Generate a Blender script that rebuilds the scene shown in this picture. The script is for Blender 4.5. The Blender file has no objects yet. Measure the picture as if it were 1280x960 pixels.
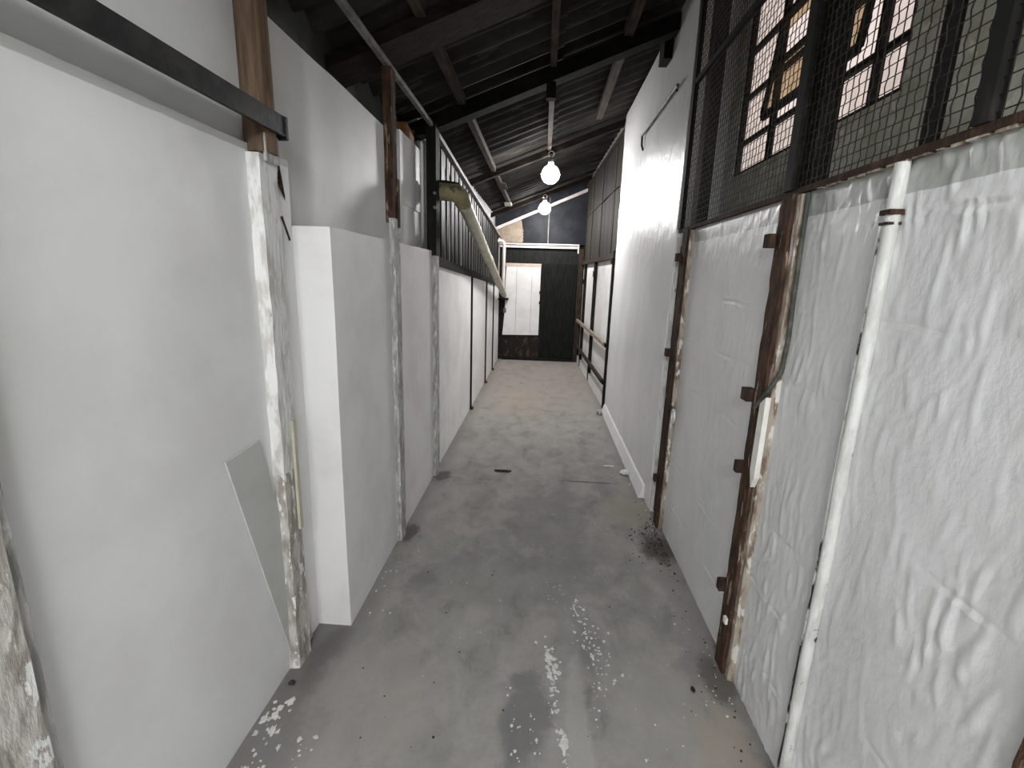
import bpy, math, random
from mathutils import Vector, Matrix, noise
random.seed(7)
S = bpy.context.scene
COL = S.collection

# ------------------------------------------------------------------ camera
cam = bpy.data.cameras.new('camera')
cam.sensor_width = 36.0
cam.lens = 595.147 / 1280 * 36.0
cam.clip_start = 0.02
camo = bpy.data.objects.new('camera', cam)
COL.objects.link(camo)
camo.matrix_world = Matrix(((0.99752, -0.04310, 0.05566, 0.0),
                            (0.06380, 0.21921, -0.97359, 0.0),
                            (0.02976, 0.97473, 0.22141, 1.5),
                            (0, 0, 0, 1)))
S.camera = camo

# ------------------------------------------------------------------ world, exposure
W = bpy.data.worlds.new('overcast_sky')
S.world = W
W.use_nodes = True
bg = W.node_tree.nodes['Background']
bg.inputs['Color'].default_value = (1.0, 0.86, 0.80, 1)
bg.inputs['Strength'].default_value = 0.80
S.view_settings.view_transform = 'Standard'
S.view_settings.look = 'None'
S.view_settings.gamma = 1
S.view_settings.use_curve_mapping = False
S.view_settings.exposure = 0.14
TUBE = 318.0                # added tube lamp behind the camera, out of view
BULB_FAR = (335.0, 310.0)   # the two globe bulbs

# ------------------------------------------------------------------ materials
def newmat(name):
    m = bpy.data.materials.new(name)
    m.use_nodes = True
    nt = m.node_tree
    b = nt.nodes['Principled BSDF']
    g = nt.nodes.new('ShaderNodeNewGeometry')
    return m, nt, b, g.outputs['Position']

def scaled(nt, vec, s):
    n = nt.nodes.new('ShaderNodeVectorMath'); n.operation = 'MULTIPLY'
    nt.links.new(vec, n.inputs[0]); n.inputs[1].default_value = s
    return n.outputs[0]

def noise_tex(nt, vec, scale, detail=6, rough=.6, dist=0.0):
    n = nt.nodes.new('ShaderNodeTexNoise')
    n.inputs['Scale'].default_value = scale
    n.inputs['Detail'].default_value = detail
    n.inputs['Roughness'].default_value = rough
    n.inputs['Distortion'].default_value = dist
    nt.links.new(vec, n.inputs['Vector'])
    return n.outputs['Fac']

def remap(nt, fac, lo, hi, a=0.0, b=1.0):
    n = nt.nodes.new('ShaderNodeMapRange')
    n.interpolation_type = 'SMOOTHSTEP'
    nt.links.new(fac, n.inputs['Value'])
    n.inputs['From Min'].default_value = lo; n.inputs['From Max'].default_value = hi
    n.inputs['To Min'].default_value = a; n.inputs['To Max'].default_value = b
    return n.outputs['Result']

def mixc(nt, fac, a, b):
    n = nt.nodes.new('ShaderNodeMix'); n.data_type = 'RGBA'
    if isinstance(fac, (int, float)): n.inputs[0].default_value = fac
    else: nt.links.new(fac, n.inputs[0])
    for k, v in ((6, a), (7, b)):
        if isinstance(v, tuple): n.inputs[k].default_value = (*v, 1)
        else: nt.links.new(v, n.inputs[k])
    return n.outputs[2]

def math2(nt, op, a, b):
    n = nt.nodes.new('ShaderNodeMath'); n.operation = op
    for k, v in ((0, a), (1, b)):
        if isinstance(v, (int, float)): n.inputs[k].default_value = v
        else: nt.links.new(v, n.inputs[k])
    return n.outputs[0]

def add_bump(nt, b, h, strength, dist=0.01):
    n = nt.nodes.new('ShaderNodeBump')
    n.inputs['Strength'].default_value = strength
    n.inputs['Distance'].default_value = dist
    nt.links.new(h, n.inputs['Height'])
    nt.links.new(n.outputs[0], b.inputs['Normal'])

def mat(name, c1, c2=None, scale=5, stretch=(1, 1, 1), lo=.42, hi=.6, rough=.8, metal=0.0,
        bump=0.0, bscale=40, spec=None, c3=None, scale3=20, lo3=.6, hi3=.66, stretch3=None):
    m, nt, b, P = newmat(name)
    b.inputs['Roughness'].default_value = rough
    b.inputs['Metallic'].default_value = metal
    if spec is None: spec = .12 if max(c1) < .16 and not metal else .4
    b.inputs['Specular IOR Level'].default_value = spec
    v = scaled(nt, P, stretch)
    col = c1
    if c2 is not None:
        col = mixc(nt, remap(nt, noise_tex(nt, v, scale), lo, hi), c1, c2)
    if c3 is not None:
        v3 = scaled(nt, P, stretch3 or stretch)
        col = mixc(nt, remap(nt, noise_tex(nt, v3, scale3), lo3, hi3), col, c3)
    if isinstance(col, tuple): b.inputs['Base Color'].default_value = (*col, 1)
    else: nt.links.new(col, b.inputs['Base Color'])
    if bump:
        add_bump(nt, b, noise_tex(nt, v, bscale), bump)
    return m

M = {}
M['plaster'] = mat('smooth_white_plaster', (.76, .76, .75), (.70, .695, .68), 2.2, lo=.4, hi=.65, rough=.55,
                   bump=.10, bscale=9, c3=(.40, .385, .36), scale3=23, lo3=.76, hi3=.80)
M['plaster_warm'] = mat('white_plaster_warm', (.76, .75, .745), (.68, .665, .655), 2.6, lo=.4, hi=.65, rough=.6,
                        bump=.12, bscale=14, c3=(.34, .31, .28), scale3=30, lo3=.76, hi3=.8)
def rough_white():
    m, nt, b, P = newmat('lumpy_white_paint')
    b.inputs['Roughness'].default_value = .36
    v = scaled(nt, P, (1, 1, .6))
    col = mixc(nt, remap(nt, noise_tex(nt, v, 3), .35, .65), (.75, .755, .755), (.68, .685, .68))
    col = mixc(nt, remap(nt, noise_tex(nt, v, 26), .775, .80), col, (.25, .22, .19))
    sep = nt.nodes.new('ShaderNodeSeparateXYZ'); nt.links.new(P, sep.inputs[0])
    # the newer white coat stops short of the grille: older grey-green paint above z = 1.705, near bays only
    zz = math2(nt, 'ADD', sep.outputs[2], math2(nt, 'MULTIPLY', noise_tex(nt, P, 9, 3), .012))
    old = math2(nt, 'MULTIPLY', remap(nt, zz, 1.7085, 1.7105), remap(nt, sep.outputs[1], 2.96, 2.95))
    old = math2(nt, 'MULTIPLY', old, .85)
    col = mixc(nt, old, col, (.37, .38, .35))
    nt.links.new(col, b.inputs['Base Color'])
    add_bump(nt, b, noise_tex(nt, v, 26), .35)
    return m
M['rough_white'] = rough_white()
def left_plaster():
    m, nt, b, P = newmat('smooth_white_plaster')
    b.inputs['Roughness'].default_value = .55
    col = mixc(nt, remap(nt, noise_tex(nt, P, 2.2), .4, .65), (.76, .76, .75), (.70, .695, .68))
    col = mixc(nt, remap(nt, noise_tex(nt, P, 23), .76, .80), col, (.40, .385, .36))
    sep = nt.nodes.new('ShaderNodeSeparateXYZ'); nt.links.new(P, sep.inputs[0])
    zz = math2(nt, 'ADD', sep.outputs[2], math2(nt, 'MULTIPLY', noise_tex(nt, P, 7, 3), .010))
    old = math2(nt, 'MULTIPLY', remap(nt, zz, 1.848, 1.851), remap(nt, sep.outputs[1], 1.74, 1.735))
    old = math2(nt, 'MULTIPLY', old, remap(nt, sep.outputs[2], 1.8665, 1.8660, 0, .85))
    col = mixc(nt, old, col, (.43, .44, .41))
    nt.links.new(col, b.inputs['Base Color'])
    add_bump(nt, b, noise_tex(nt, P, 9), .10)
    return m
M['plaster'] = left_plaster()
M['panel_white'] = mat('white_board', (.78, .77, .755), (.71, .69, .67), 3, rough=.55, bump=.05, bscale=12)
M['cement'] = mat('bare_cement_board', (.085, .088, .082), (.055, .055, .052), 4, rough=.9, bump=.2, bscale=25)
M['dim_plaster'] = mat('grimy_olive_plaster', (.55, .55, .47), (.36, .35, .28), 6, lo=.35, hi=.65, rough=.9,
                       bump=.5, bscale=24, c3=(.70, .68, .58), scale3=18, lo3=.58, hi3=.66)
M['peel'] = mat('flaking_white_paint', (.72, .72, .70), (.52, .50, .47), 5, (5, 5, 1.4), .46, .58, .75, bump=.6, bscale=12,
                c3=(.24, .19, .15), scale3=5, lo3=.63, hi3=.70, stretch3=(5, 5, 1.6))
M['peel_brown'] = mat('flaking_paint_on_brown_plaster', (.52, .50, .47), (.30, .27, .24), 5, (5, 5, 1.6), .42, .58, .85, bump=.6, bscale=12,
                c3=(.74, .74, .72), scale3=6, lo3=.56, hi3=.60, stretch3=(5, 5, 2))
M['peel_low'] = mat('worn_grey_paint', (.46, .455, .44), (.26, .25, .235), 8, (6, 6, 1.2), .4, .6, .8, bump=.5, bscale=14,
                    c3=(.62, .62, .60), scale3=9, lo3=.58, hi3=.63, stretch3=(5, 5, 1.5))
M['rust'] = mat('brown_rust', (.085, .047, .031), (.036, .022, .016), 7, (5, 5, 1.6), .4, .62, .85, bump=.7, bscale=30,
                c3=(.30, .235, .175), scale3=7, lo3=.59, hi3=.65, stretch3=(6, 6, 1.0))
M['worn'] = mat('worn_tan_paint', (.36, .31, .25), (.15, .105, .075), 6, (6, 6, 1.4), .42, .6, .8, bump=.5, bscale=14,
                c3=(.60, .58, .54), scale3=6, lo3=.55, hi3=.62, stretch3=(5, 5, 1.8))
M['rust_dark'] = mat('dark_rust', (.038, .023, .017), (.08, .046, .03), 7, (5, 5, 1.6), .45, .65, .85, bump=.6, bscale=30,
                     c3=(.26, .235, .21), scale3=8, lo3=.66, hi3=.70, stretch3=(6, 6, .9))
M['wood_pole'] = mat('brown_timber', (.15, .10, .066), (.085, .056, .036), 9, (9, 9, .8), .35, .65, .7, bump=.4, bscale=10)
M['wood_raf'] = mat('dark_timber', (.020, .014, .011), (.010, .0075, .006), 7, (1, 6, 6), .35, .65, .85, bump=.4, bscale=12)
M['purlin'] = mat('dusty_purlin_timber', (.075, .055, .043), (.04, .03, .024), 7, (6, .9, 6), .35, .65, .85, bump=.3, bscale=12)
M['black_raf'] = mat('sooty_black_timber', (.006, .0055, .005), (.012, .010, .009), 6, rough=.9, bump=.3)
M['black'] = mat('black_painted_steel', (.012, .0115, .011), (.028, .025, .022), 12, (2, 2, .6), .5, .7, .75, bump=.2,
                 c3=(.09, .08, .065), scale3=30, lo3=.72, hi3=.76)
M['iron'] = mat('charcoal_angle_iron', (.020, .021, .022), (.038, .037, .035), 10, rough=.42, bump=.15)
M['dull_rail'] = mat('dull_grey_steel', (.20, .19, .175), (.11, .105, .10), 12, rough=.6, bump=.2)
M['roof'] = mat('sooty_fibre_cement', (.038, .035, .030), (.017, .0155, .014), 2.4, (1, 1, 1), .35, .65, .8, bump=.3, bscale=20,
                c3=(.068, .062, .054), scale3=5, lo3=.58, hi3=.68, stretch3=(.5, 3, 1))
M['slat'] = mat('black_slat_paint', (.014, .0135, .013), (.045, .043, .04), 9, (2, 2, .5), .5, .7, .5, bump=.2)
M['behind'] = mat('pale_board_behind_slats', (.36, .355, .345), (.22, .215, .21), 5, (1, 3, .4), .4, .6, .7)
M['pvc'] = mat('yellowed_pipe_plastic', (.52, .50, .41), (.42, .395, .30), 6, rough=.45,
               c3=(.20, .17, .11), scale3=14, lo3=.66, hi3=.7)
M['pvc_olive'] = mat('olive_stained_plastic', (.30, .265, .14), (.20, .17, .09), 12, rough=.5,
                     c3=(.10, .08, .045), scale3=22, lo3=.58, hi3=.64)
M['board'] = mat('grey_offcut', (.52, .525, .50), (.485, .485, .46), 6, rough=.7)
M['conduit'] = mat('chipped_white_conduit', (.66, .66, .63), (.52, .52, .49), 9, (3, 3, 1), rough=.55, bump=.3, bscale=30,
                   c3=(.05, .045, .04), scale3=11, lo3=.64, hi3=.67, stretch3=(2, 2, 1))
M['chips'] = mat('chipped_black_joint', (.66, .66, .64), (.03, .027, .024), 4, (3, 3, 1.8), .5, .56, .8, bump=.4)
M['rail_wood'] = mat('pale_rail_timber', (.30, .25, .195), (.20, .165, .13), 8, (3, .6, 3), rough=.7)
M['cable'] = mat('dark_green_cable', (.055, .06, .05), (.10, .10, .085), 20, rough=.6)
M['tan'] = mat('tan_sheet', (.30, .245, .185), (.24, .19, .14), 8, rough=.75)
M['blue_sheet'] = mat('dark_blue_grey_sheet', (.014, .015, .019), (.024, .025, .03), 4, rough=.5)
M['gate_black'] = mat('gate_black_paint', (.009, .0095, .009), (.016, .0165, .016), 9, (3, 1, .6), .4, .6, .5)
M['gate_rust'] = mat('gate_scuffed_paint', (.020, .015, .013), (.07, .052, .042), 7, (2, 1, 1), .5, .68, .7, bump=.3,
                     c3=(.42, .38, .34), scale3=9, lo3=.68, hi3=.72)
M['pink_wood'] = mat('bare_pale_timber', (.56, .45, .38), (.44, .34, .28), 9, (1, 1, 6), rough=.7)
M['pale_steel'] = mat('pale_painted_steel', (.66, .60, .57), (.52, .47, .44), 7, rough=.5)
M['plank'] = mat('weathered_olive_board', (.042, .038, .030), (.018, .016, .013), 4, (3, 3, .25), .38, .62, .75, bump=.25, bscale=14)
M['brown_jamb'] = mat('brown_jamb_timber', (.024, .017, .013), (.05, .035, .026), 8, (6, 6, 1), rough=.8)
M['white_patch'] = mat('clean_white_strip', (.80, .79, .75), (.70, .68, .62), 9, rough=.5)
M['chrome'] = mat('bright_link_steel', (.70, .70, .68), rough=.35, metal=.4)
M['wire'] = mat('rusty_grille_wire', (.022, .019, .015), (.04, .034, .027), 30, rough=.7)
M['dirt'] = mat('black_dirt', (.03, .025, .02), (.06, .05, .04), 60, rough=1, bump=.5, bscale=90)
M['splat'] = mat('dried_white_paint', (.62, .62, .59), (.52, .52, .49), 30, rough=.6)
M['orange_wood'] = mat('raw_orange_timber', (.30, .15, .065), (.20, .10, .045), 9, (3, 1, 3), rough=.75)
M['enamel'] = mat('green_enamel', (.04, .07, .055), rough=.4)
M['socket'] = mat('white_lampholder', (.55, .55, .53), rough=.4)
M['lock'] = mat('grey_lock_plate', (.16, .155, .15), (.10, .1, .095), 30, rough=.5)

def emit(name, strength, c=(1, .985, .99)):
    m, nt, b, P = newmat(name)
    b.inputs['Base Color'].default_value = (.9, .9, .9, 1)
    b.inputs['Emission Color'].default_value = (*c, 1)
    b.inputs['Emission Strength'].default_value = strength
    return m

def glass_mat(name, tint, alpha):
    m, nt, b, P = newmat(name)
    out = nt.nodes['Material Output']
    tr = nt.nodes.new('ShaderNodeBsdfTransparent'); tr.inputs[0].default_value = (*tint, 1)
    f = remap(nt, noise_tex(nt, P, 7), .3, .7, alpha - .08, alpha + .08)
    b.inputs['Base Color'].default_value = (.34, .29, .22, 1)
    b.inputs['Roughness'].default_value = .25
    mx = nt.nodes.new('ShaderNodeMixShader')
    nt.links.new(f, mx.inputs[0]); nt.links.new(tr.outputs[0], mx.inputs[1]); nt.links.new(b.outputs[0], mx.inputs[2])
    nt.links.new(mx.outputs[0], out.inputs['Surface'])
    return m
M['glass_clear'] = glass_mat('thin_clear_glass', (.97, .96, .95), .10)
M['glass_dirty'] = glass_mat('dirty_tan_glass', (.88, .79, .65), .18)
M['glass_black'] = glass_mat('grimed_glass', (.30, .28, .23), .62)

def floor_material():
    m, nt, b, P = newmat('worn_concrete')
    b.inputs['Roughness'].default_value = .85
    b.inputs['Specular IOR Level'].default_value = .25
    big = noise_tex(nt, scaled(nt, P, (1, .8, 1)), 1.3, 5, .55, .6)
    mid = noise_tex(nt, scaled(nt, P, (1.2, .8, 1)), 5.5, 8, .65, .4)
    fine = noise_tex(nt, P, 45, 6, .7)
    col = mixc(nt, remap(nt, big, .32, .68), (.205, .20, .19), (.275, .265, .25))
    col = mixc(nt, remap(nt, mid, .42, .66, 0, .65), col, (.335, .315, .295))
    col = mixc(nt, remap(nt, mid, .45, .30, 0, .65), col, (.145, .14, .13))
    col = mixc(nt, remap(nt, fine, .45, .75, 0, .22), col, (.12, .115, .11))
    sep = nt.nodes.new('ShaderNodeSeparateXYZ'); nt.links.new(P, sep.inputs[0])
    # sandy dust trodden into the far end of the passage
    far = math2(nt, 'MULTIPLY', remap(nt, sep.outputs[1], 3.6, 7.0), remap(nt, mid, .30, .62, .25, .75))
    col = mixc(nt, far, col, (.30, .262, .225))
    # dirt gathered along the two walls
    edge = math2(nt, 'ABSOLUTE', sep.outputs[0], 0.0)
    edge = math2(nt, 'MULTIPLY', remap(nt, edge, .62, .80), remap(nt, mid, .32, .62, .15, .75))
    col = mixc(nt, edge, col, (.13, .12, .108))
    # stains and a shaded patch by the pier, each with its own outline
    dn = noise_tex(nt, P, 6.5, 7, .68, .5)
    for cx, cy, rx, ry, c, s in ((.01, 1.36, .09, .24, (.135, .135, .13), .75),
                                 (-.80, 1.56, .07, .22, (.11, .105, .10), .55),  # dark patch by the pier, its cast shadow put into the colour
                                 (.185, 1.30, .045, .36, (.38, .37, .35), .5),
                                 (-.55, 1.40, .24, .30, (.30, .28, .262), .55),
                                 (.50, 1.35, .22, .34, (.31, .295, .275), .50),
                                 (.67, 1.30, .10, .22, (.30, .255, .215), .6),
                                 (.62, 2.95, .17, .26, (.27, .255, .205), .55),
                                 (.10, 2.75, .30, .55, (.155, .152, .145), .45),
                                 (.73, 2.50, .12, .16, (.045, .038, .032), .85),
                                 (-.10, 2.15, .45, .30, (.17, .168, .16), .40),
                                 (-.70, 3.36, .07, .10, (.07, .065, .058), .8),
                                 (-.73, 2.50, .06, .12, (.06, .055, .05), .8),
                                 (.74, 1.60, .07, .12, (.07, .06, .05), .7),
                                 (.42, 3.37, .24, .012, (.07, .065, .06), .85),
                                 (-.20, 5.7, .35, .8, (.33, .27, .215), .4)):
        sub = nt.nodes.new('ShaderNodeVectorMath'); sub.operation = 'SUBTRACT'
        nt.links.new(P, sub.inputs[0]); sub.inputs[1].default_value = (cx, cy, 0)
        v = scaled(nt, sub.outputs[0], (1 / rx, 1 / ry, 0))
        ln = nt.nodes.new('ShaderNodeVectorMath'); ln.operation = 'LENGTH'
        nt.links.new(v, ln.inputs[0])
        d = math2(nt, 'ADD', ln.outputs['Value'], math2(nt, 'MULTIPLY', dn, 1.9))
        col = mixc(nt, remap(nt, d, 2.1, 1.55, 0, s), col, c)
    # fine specks of paint
    vo = nt.nodes.new('ShaderNodeTexVoronoi'); vo.inputs['Scale'].default_value = 16
    nt.links.new(P, vo.inputs['Vector'])
    sp = math2(nt, 'MULTIPLY', remap(nt, vo.outputs['Distance'], .085, .05), remap(nt, big, .50, .56))
    col = mixc(nt, sp, col, (.50, .50, .48))
    nt.links.new(col, b.inputs['Base Color'])
    add_bump(nt, b, math2(nt, 'ADD', mid, math2(nt, 'MULTIPLY', fine, .35)), .22, .01)
    return m
M['floor'] = floor_material()

# ------------------------------------------------------------------ mesh builder
class MB:
    def __init__(s): s.v = []; s.f = []; s.sm = []
    def add(s, vs, fs, smooth=False):
        o = len(s.v); s.v += [tuple(p) for p in vs]
        for f in fs: s.f.append([o + i for i in f]); s.sm.append(smooth)
        return s
    def box(s, x0, x1, y0, y1, z0, z1):
        return s.add([(x, y, z) for z in (z0, z1) for y in (y0, y1) for x in (x0, x1)],
                     [(0, 2, 3, 1), (4, 5, 7, 6), (0, 1, 5, 4), (2, 6, 7, 3), (0, 4, 6, 2), (1, 3, 7, 5)])
    def prism(s, axis, pts, a0, a1):
        """closed outline pts (the other two axes in order) pushed along axis"""
        def put(a, p):
            q = list(p); q.insert(axis, a); return q
        n = len(pts)
        vs = [put(a0, p) for p in pts] + [put(a1, p) for p in pts]
        fs = [list(range(n))[::-1], list(range(n, 2 * n))]
        fs += [(i, (i + 1) % n, n + (i + 1) % n, n + i) for i in range(n)]
        return s.add(vs, fs)
    def hexa(s, c):
        return s.add(c, [(0, 3, 2, 1), (4, 5, 6, 7), (0, 1, 5, 4), (1, 2, 6, 5), (2, 3, 7, 6), (3, 0, 4, 7)])
    def bar(s, a, b, w, h, up=(0, 0, 1)):
        a = Vector(a); b = Vector(b); d = (b - a).normalized()
        sd = d.cross(Vector(up)).normalized(); u = sd.cross(d).normalized()
        sd *= w / 2; u *= h / 2
        return s.hexa([a - sd - u, a + sd - u, a + sd + u, a - sd + u, b - sd - u, b + sd - u, b + sd + u, b - sd + u])
    def tube(s, path, r, n=12, cap=True, smooth=True):
        path = [Vector(p) for p in path]; rs = r if isinstance(r, (list, tuple)) else [r] * len(path)
        rings = []; ref = None
        for i, p in enumerate(path):
            d = (path[min(i + 1, len(path) - 1)] - path[max(i - 1, 0)]).normalized()
            if ref is None:
                ref = d.orthogonal().normalized()
            ref = (ref - d * ref.dot(d)).normalized(); w = d.cross(ref)
            rings.append([p + (ref * math.cos(2 * math.pi * k / n) + w * math.sin(2 * math.pi * k / n)) * rs[i] for k in range(n)])
        vs = [q for r_ in rings for q in r_]; fs = []
        for i in range(len(path) - 1):
            for k in range(n):
                fs.append((i * n + k, i * n + (k + 1) % n, (i + 1) * n + (k + 1) % n, (i + 1) * n + k))
        s.add(vs, fs, smooth)
        if cap:
            s.add(rings[0], [list(range(n))[::-1]]); s.add(rings[-1], [list(range(n))])
        return s
    def lathe(s, c, prof, n=24):
        """prof: (radius, z) from bottom to top round a vertical axis"""
        vs = [(c[0] + r * math.cos(2 * math.pi * k / n), c[1] + r * math.sin(2 * math.pi * k / n), c[2] + z) for r, z in prof for k in range(n)]
        fs = [(i * n + k, i * n + (k + 1) % n, (i + 1) * n + (k + 1) % n, (i + 1) * n + k) for i in range(len(prof) - 1) for k in range(n)]
        s.add(vs, fs, True)
        return s
    def build(s, name, m, parent=None, bevel=0.0):
        xs, ys, zs = zip(*s.v)
        o0 = Vector(((min(xs) + max(xs)) / 2, (min(ys) + max(ys)) / 2, min(zs)))
        me = bpy.data.meshes.new(name)
        me.from_pydata([tuple(Vector(p) - o0) for p in s.v], [], s.f)
        me.polygons.foreach_set('use_smooth', s.sm)
        me.materials.append(M[m] if isinstance(m, str) else m)
        me.update()
        ob = bpy.data.objects.new(name, me); COL.objects.link(ob)
        ob.location = o0
        if parent is not None:
            ob.parent = parent
            w = Vector((0, 0, 0)); q = parent
            while q is not None: w += q.location; q = q.parent
            ob.location = o0 - w
        if bevel:
            md = ob.modifiers.new('edge_wear', 'BEVEL'); md.width = bevel; md.segments = 2
            md.limit_method = 'ANGLE'
        return ob

def tag(o, label=None, cat=None, group=None, kind=None):
    if label: o['label'] = label
    if cat: o['category'] = cat
    if group: o['group'] = group
    if kind: o['kind'] = kind
    return o
def empty(name, loc):
    o = bpy.data.objects.new(name, None); COL.objects.link(o); o.location = loc
    o.empty_display_size = .1
    return o
def struct(name, loc, label, cat): return tag(empty(name, loc), label, cat, kind='structure')
def thing(name, loc, label, cat, group=None): return tag(empty(name, loc), label, cat, group)

# ------------------------------------------------------------------ floor
fl = MB().box(-1.3, 1.3, -3.8, 9.1, -.12, 0).build('floor', 'floor')
tag(fl, 'long grey concrete floor with stains and white paint drips', 'floor', kind='structure')

# ------------------------------------------------------------------ ceiling: sheets, purlins, rafters
def zs(x): return 2.865 + .38 * x        # mid-plane of the corrugated sheets
def zr(x): return 2.735 + .38 * x        # underside of the rafters
ceiling = struct('ceiling', (0, 3, 2.9), 'dark sloping roof of corrugated sheets over timber rafters', 'ceiling')
PITCH = .177
def sheet(y0, n, x0, x1, dz):
    prof = []
    for i in range(n * 8 + 1):
        y = y0 + i * PITCH / 8
        prof.append((y, .024 * math.cos(2 * math.pi * y / PITCH)))
    vs = []
    for x in (x0, x1):
        vs += [(x, y, zs(x) + dz + h) for y, h in prof] + [(x, y, zs(x) + dz + h + .007) for y, h in prof]
    k = len(prof); mb = MB(); fs = []
    for i in range(k - 1):
        fs += [(i, i + 1, 2 * k + i + 1, 2 * k + i), (k + i, 3 * k + i, 3 * k + i + 1, k + i + 1),
               (i, k + i, k + i + 1, i + 1), (2 * k + i, 2 * k + i + 1, 3 * k + i + 1, 3 * k + i)]
    fs += [(0, 2 * k, 3 * k, k), (k - 1, 2 * k - 1, 4 * k - 1, 3 * k - 1)]
    mb.add(vs, fs, False)
    return mb.build('roof_sheet', 'roof', ceiling)
y = -3.717
while y < 8.7:
    sheet(y, 6, -1.25, .07, .0)
    sheet(y, 6, .0, 1.32, .012)
    y += 6 * PITCH
def rafter(y0, y1, m, depth=.065, x0=-1.0, x1=.98, drop=0.0, name='rafter'):
    MB().prism(1, [(x0, zr(x0) - drop), (x1, zr(x1) - drop), (x1, zr(x1) + depth), (x0, zr(x0) + depth)], y0, y1).build(name, m, ceiling)
rafter(5.37, 5.44, 'wood_raf', x1=.765)
rafter(7.97, 8.03, 'wood_raf', x1=.69)
rafter(3.36, 3.47, 'black_raf', drop=.03, x1=.765)
rafter(2.30, 2.52, 'wood_raf', drop=-.01)
rafter(1.20, 1.30, 'black_raf')
rafter(.1, .2, 'black_raf'); rafter(-1.40, -1.30, 'black_raf'); rafter(-2.4, -2.3, 'black_raf')
segs = [(-3.5, -2.4), (-2.3, -1.40), (-1.30, .1), (.2, 1.2), (1.3, 2.30), (2.52, 3.36), (3.47, 5.37), (5.44, 7.97)]
for x, w in ((-.57, .045), (.008, .04), (.46, .055)):
    for a, b in segs:
        if a > 5.4 and x > -.5: continue
        if x > .4 and a > 3.4: b = 4.95
        mb = MB()
        zb = zs(x) - .028
        mb.hexa([(x - w / 2, a, zb - .055), (x + w / 2, a, zb - .055), (x + w / 2, a, zb - .002), (x - w / 2, a, zb - .002),
                 (x - w / 2, b, zb - .055), (x + w / 2, b, zb - .055), (x + w / 2, b, zb - .002), (x - w / 2, b, zb - .002)])
        mb.build('purlin', 'purlin', ceiling)
# cleats by the far rafters
MB().box(-.60, -.50, 6.05, 6.45, 2.57, 2.585).build('cleat', 'purlin', ceiling)
MB().box(-.62, -.52, 7.45, 7.62, 2.53, 2.56).build('cleat', 'pale_steel', ceiling)
MB().box(-.03, .03, 3.36, 3.42, 2.61, 2.705).build('hanger', 'black_raf', ceiling)
MB().box(.715, .768, 3.52, 3.66, 2.90, 3.08).build('hanger', 'black_raf', ceiling)

# ------------------------------------------------------------------ left wall
wl = struct('wall_left', (-1.0, 3, 0), 'smooth white plastered wall with a stepped ledge and far white panels', 'wall')
def plaster_slab(name, x, y0, y1, z0, z1, back, m, amp=.0025, sgn=1, res=.05, fn=None):
    """slab whose room face (at x, looking along sgn) is a gently uneven grid"""
    ny = max(2, int((y1 - y0) / res)); nz = max(2, int((z1 - z0) / res))
    vs = []; fs = []
    for j in range(nz + 1):
        for i in range(ny + 1):
            yy = y0 + (y1 - y0) * i / ny; zz = z0 + (z1 - z0) * j / nz
            if fn: h = fn(yy, zz)
            else: h = amp * (noise.noise(Vector((yy * 1.6, zz * 1.6, x * 9))) + .5 * noise.noise(Vector((yy * 5, zz * 5, x * 3))))
            vs.append((x + sgn * h, yy, zz))
    w = ny + 1
    for j in range(nz):
        for i in range(ny):
            q = [j * w + i, j * w + i + 1, (j + 1) * w + i + 1, (j + 1) * w + i]
            fs.append(q if sgn > 0 else q[::-1])
    mb = MB().add(vs, fs, True)
    c = [(x, y0, z0), (x, y1, z0), (x, y1, z1), (x, y0, z1)]
    # sides share the uneven border
    def side(idx, flat):
        n = len(idx); mb.add([vs[i] for i in idx] + flat, [(i, i + 1, n + i + 1, n + i) for i in range(n - 1)])
    bot = list(range(w)); top = [nz * w + i for i in range(w)]
    lf = [j * w for j in range(nz + 1)]; rt = [j * w + ny for j in range(nz + 1)]
    for idx in (bot, top, lf, rt):
        side(idx, [(back, vs[i][1], vs[i][2]) for i in idx])
    mb.add([(back, y0, z0), (back, y1, z0), (back, y1, z1), (back, y0, z1)], [(0, 1, 2, 3)])
    return mb.build(name, m, wl if sgn > 0 else wr)
plaster_slab('lower_plaster', -.907, -3.6, 1.737, 0, 1.866, -1.25, 'plaster')
plaster_slab('upper_plaster', -.938, -3.6, 1.737, 1.866, 2.305, -1.25, 'plaster')
def fold(yy, zz):
    t = max(0.0, min(1.0, (yy - 2.06) / .16)); t = t * t * (3 - 2 * t)
    return .006 * t - .005 * max(0.0, min(1.0, (yy - 2.3) / .6)) + .0015 * noise.noise(Vector((yy * 2, zz * 2, 5)))
plaster_slab('upper_plaster', -.938, 1.737, 2.95, 1.64, 2.305, -1.25, 'plaster', fn=fold)
plaster_slab('upper_plaster', -.870, 2.95, 3.42, 1.64, 1.905, -1.25, 'plaster', amp=.001)
plaster_slab('upper_plaster', -.862, 2.95, 3.42, 1.905, 2.305, -1.25, 'plaster', amp=.001)
def pier_fn(yy, zz):
    return .003 * noise.noise(Vector((yy * 2, zz * 1.7, 3)))
plaster_slab('pier', -.767, 1.737, 3.44, 0, 1.652, -1.25, 'plaster_warm', fn=pier_fn)
MB().box(-1.25, -1.0, -3.6, 3.44, 2.306, 2.60).build('cement_board', 'cement', wl)
MB().box(-1.25, -.88, 3.44, 8.9, 0, 2.62).build('backing_wall', 'behind', wl)
def ps(y): return 1.557 - (y - 3.46) * .046            # top of the far white panels
for a, b in ((3.445, 5.20), (5.245, 6.58), (6.63, 7.55), (7.59, 8.60)):
    MB().prism(0, [(a, 0), (b, 0), (b, ps(b)), (a, ps(a))], -.81, -.772).build('white_panel', 'panel_white', wl)
def zt(y): return 2.455 - (y - 3.4) * .056
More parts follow.
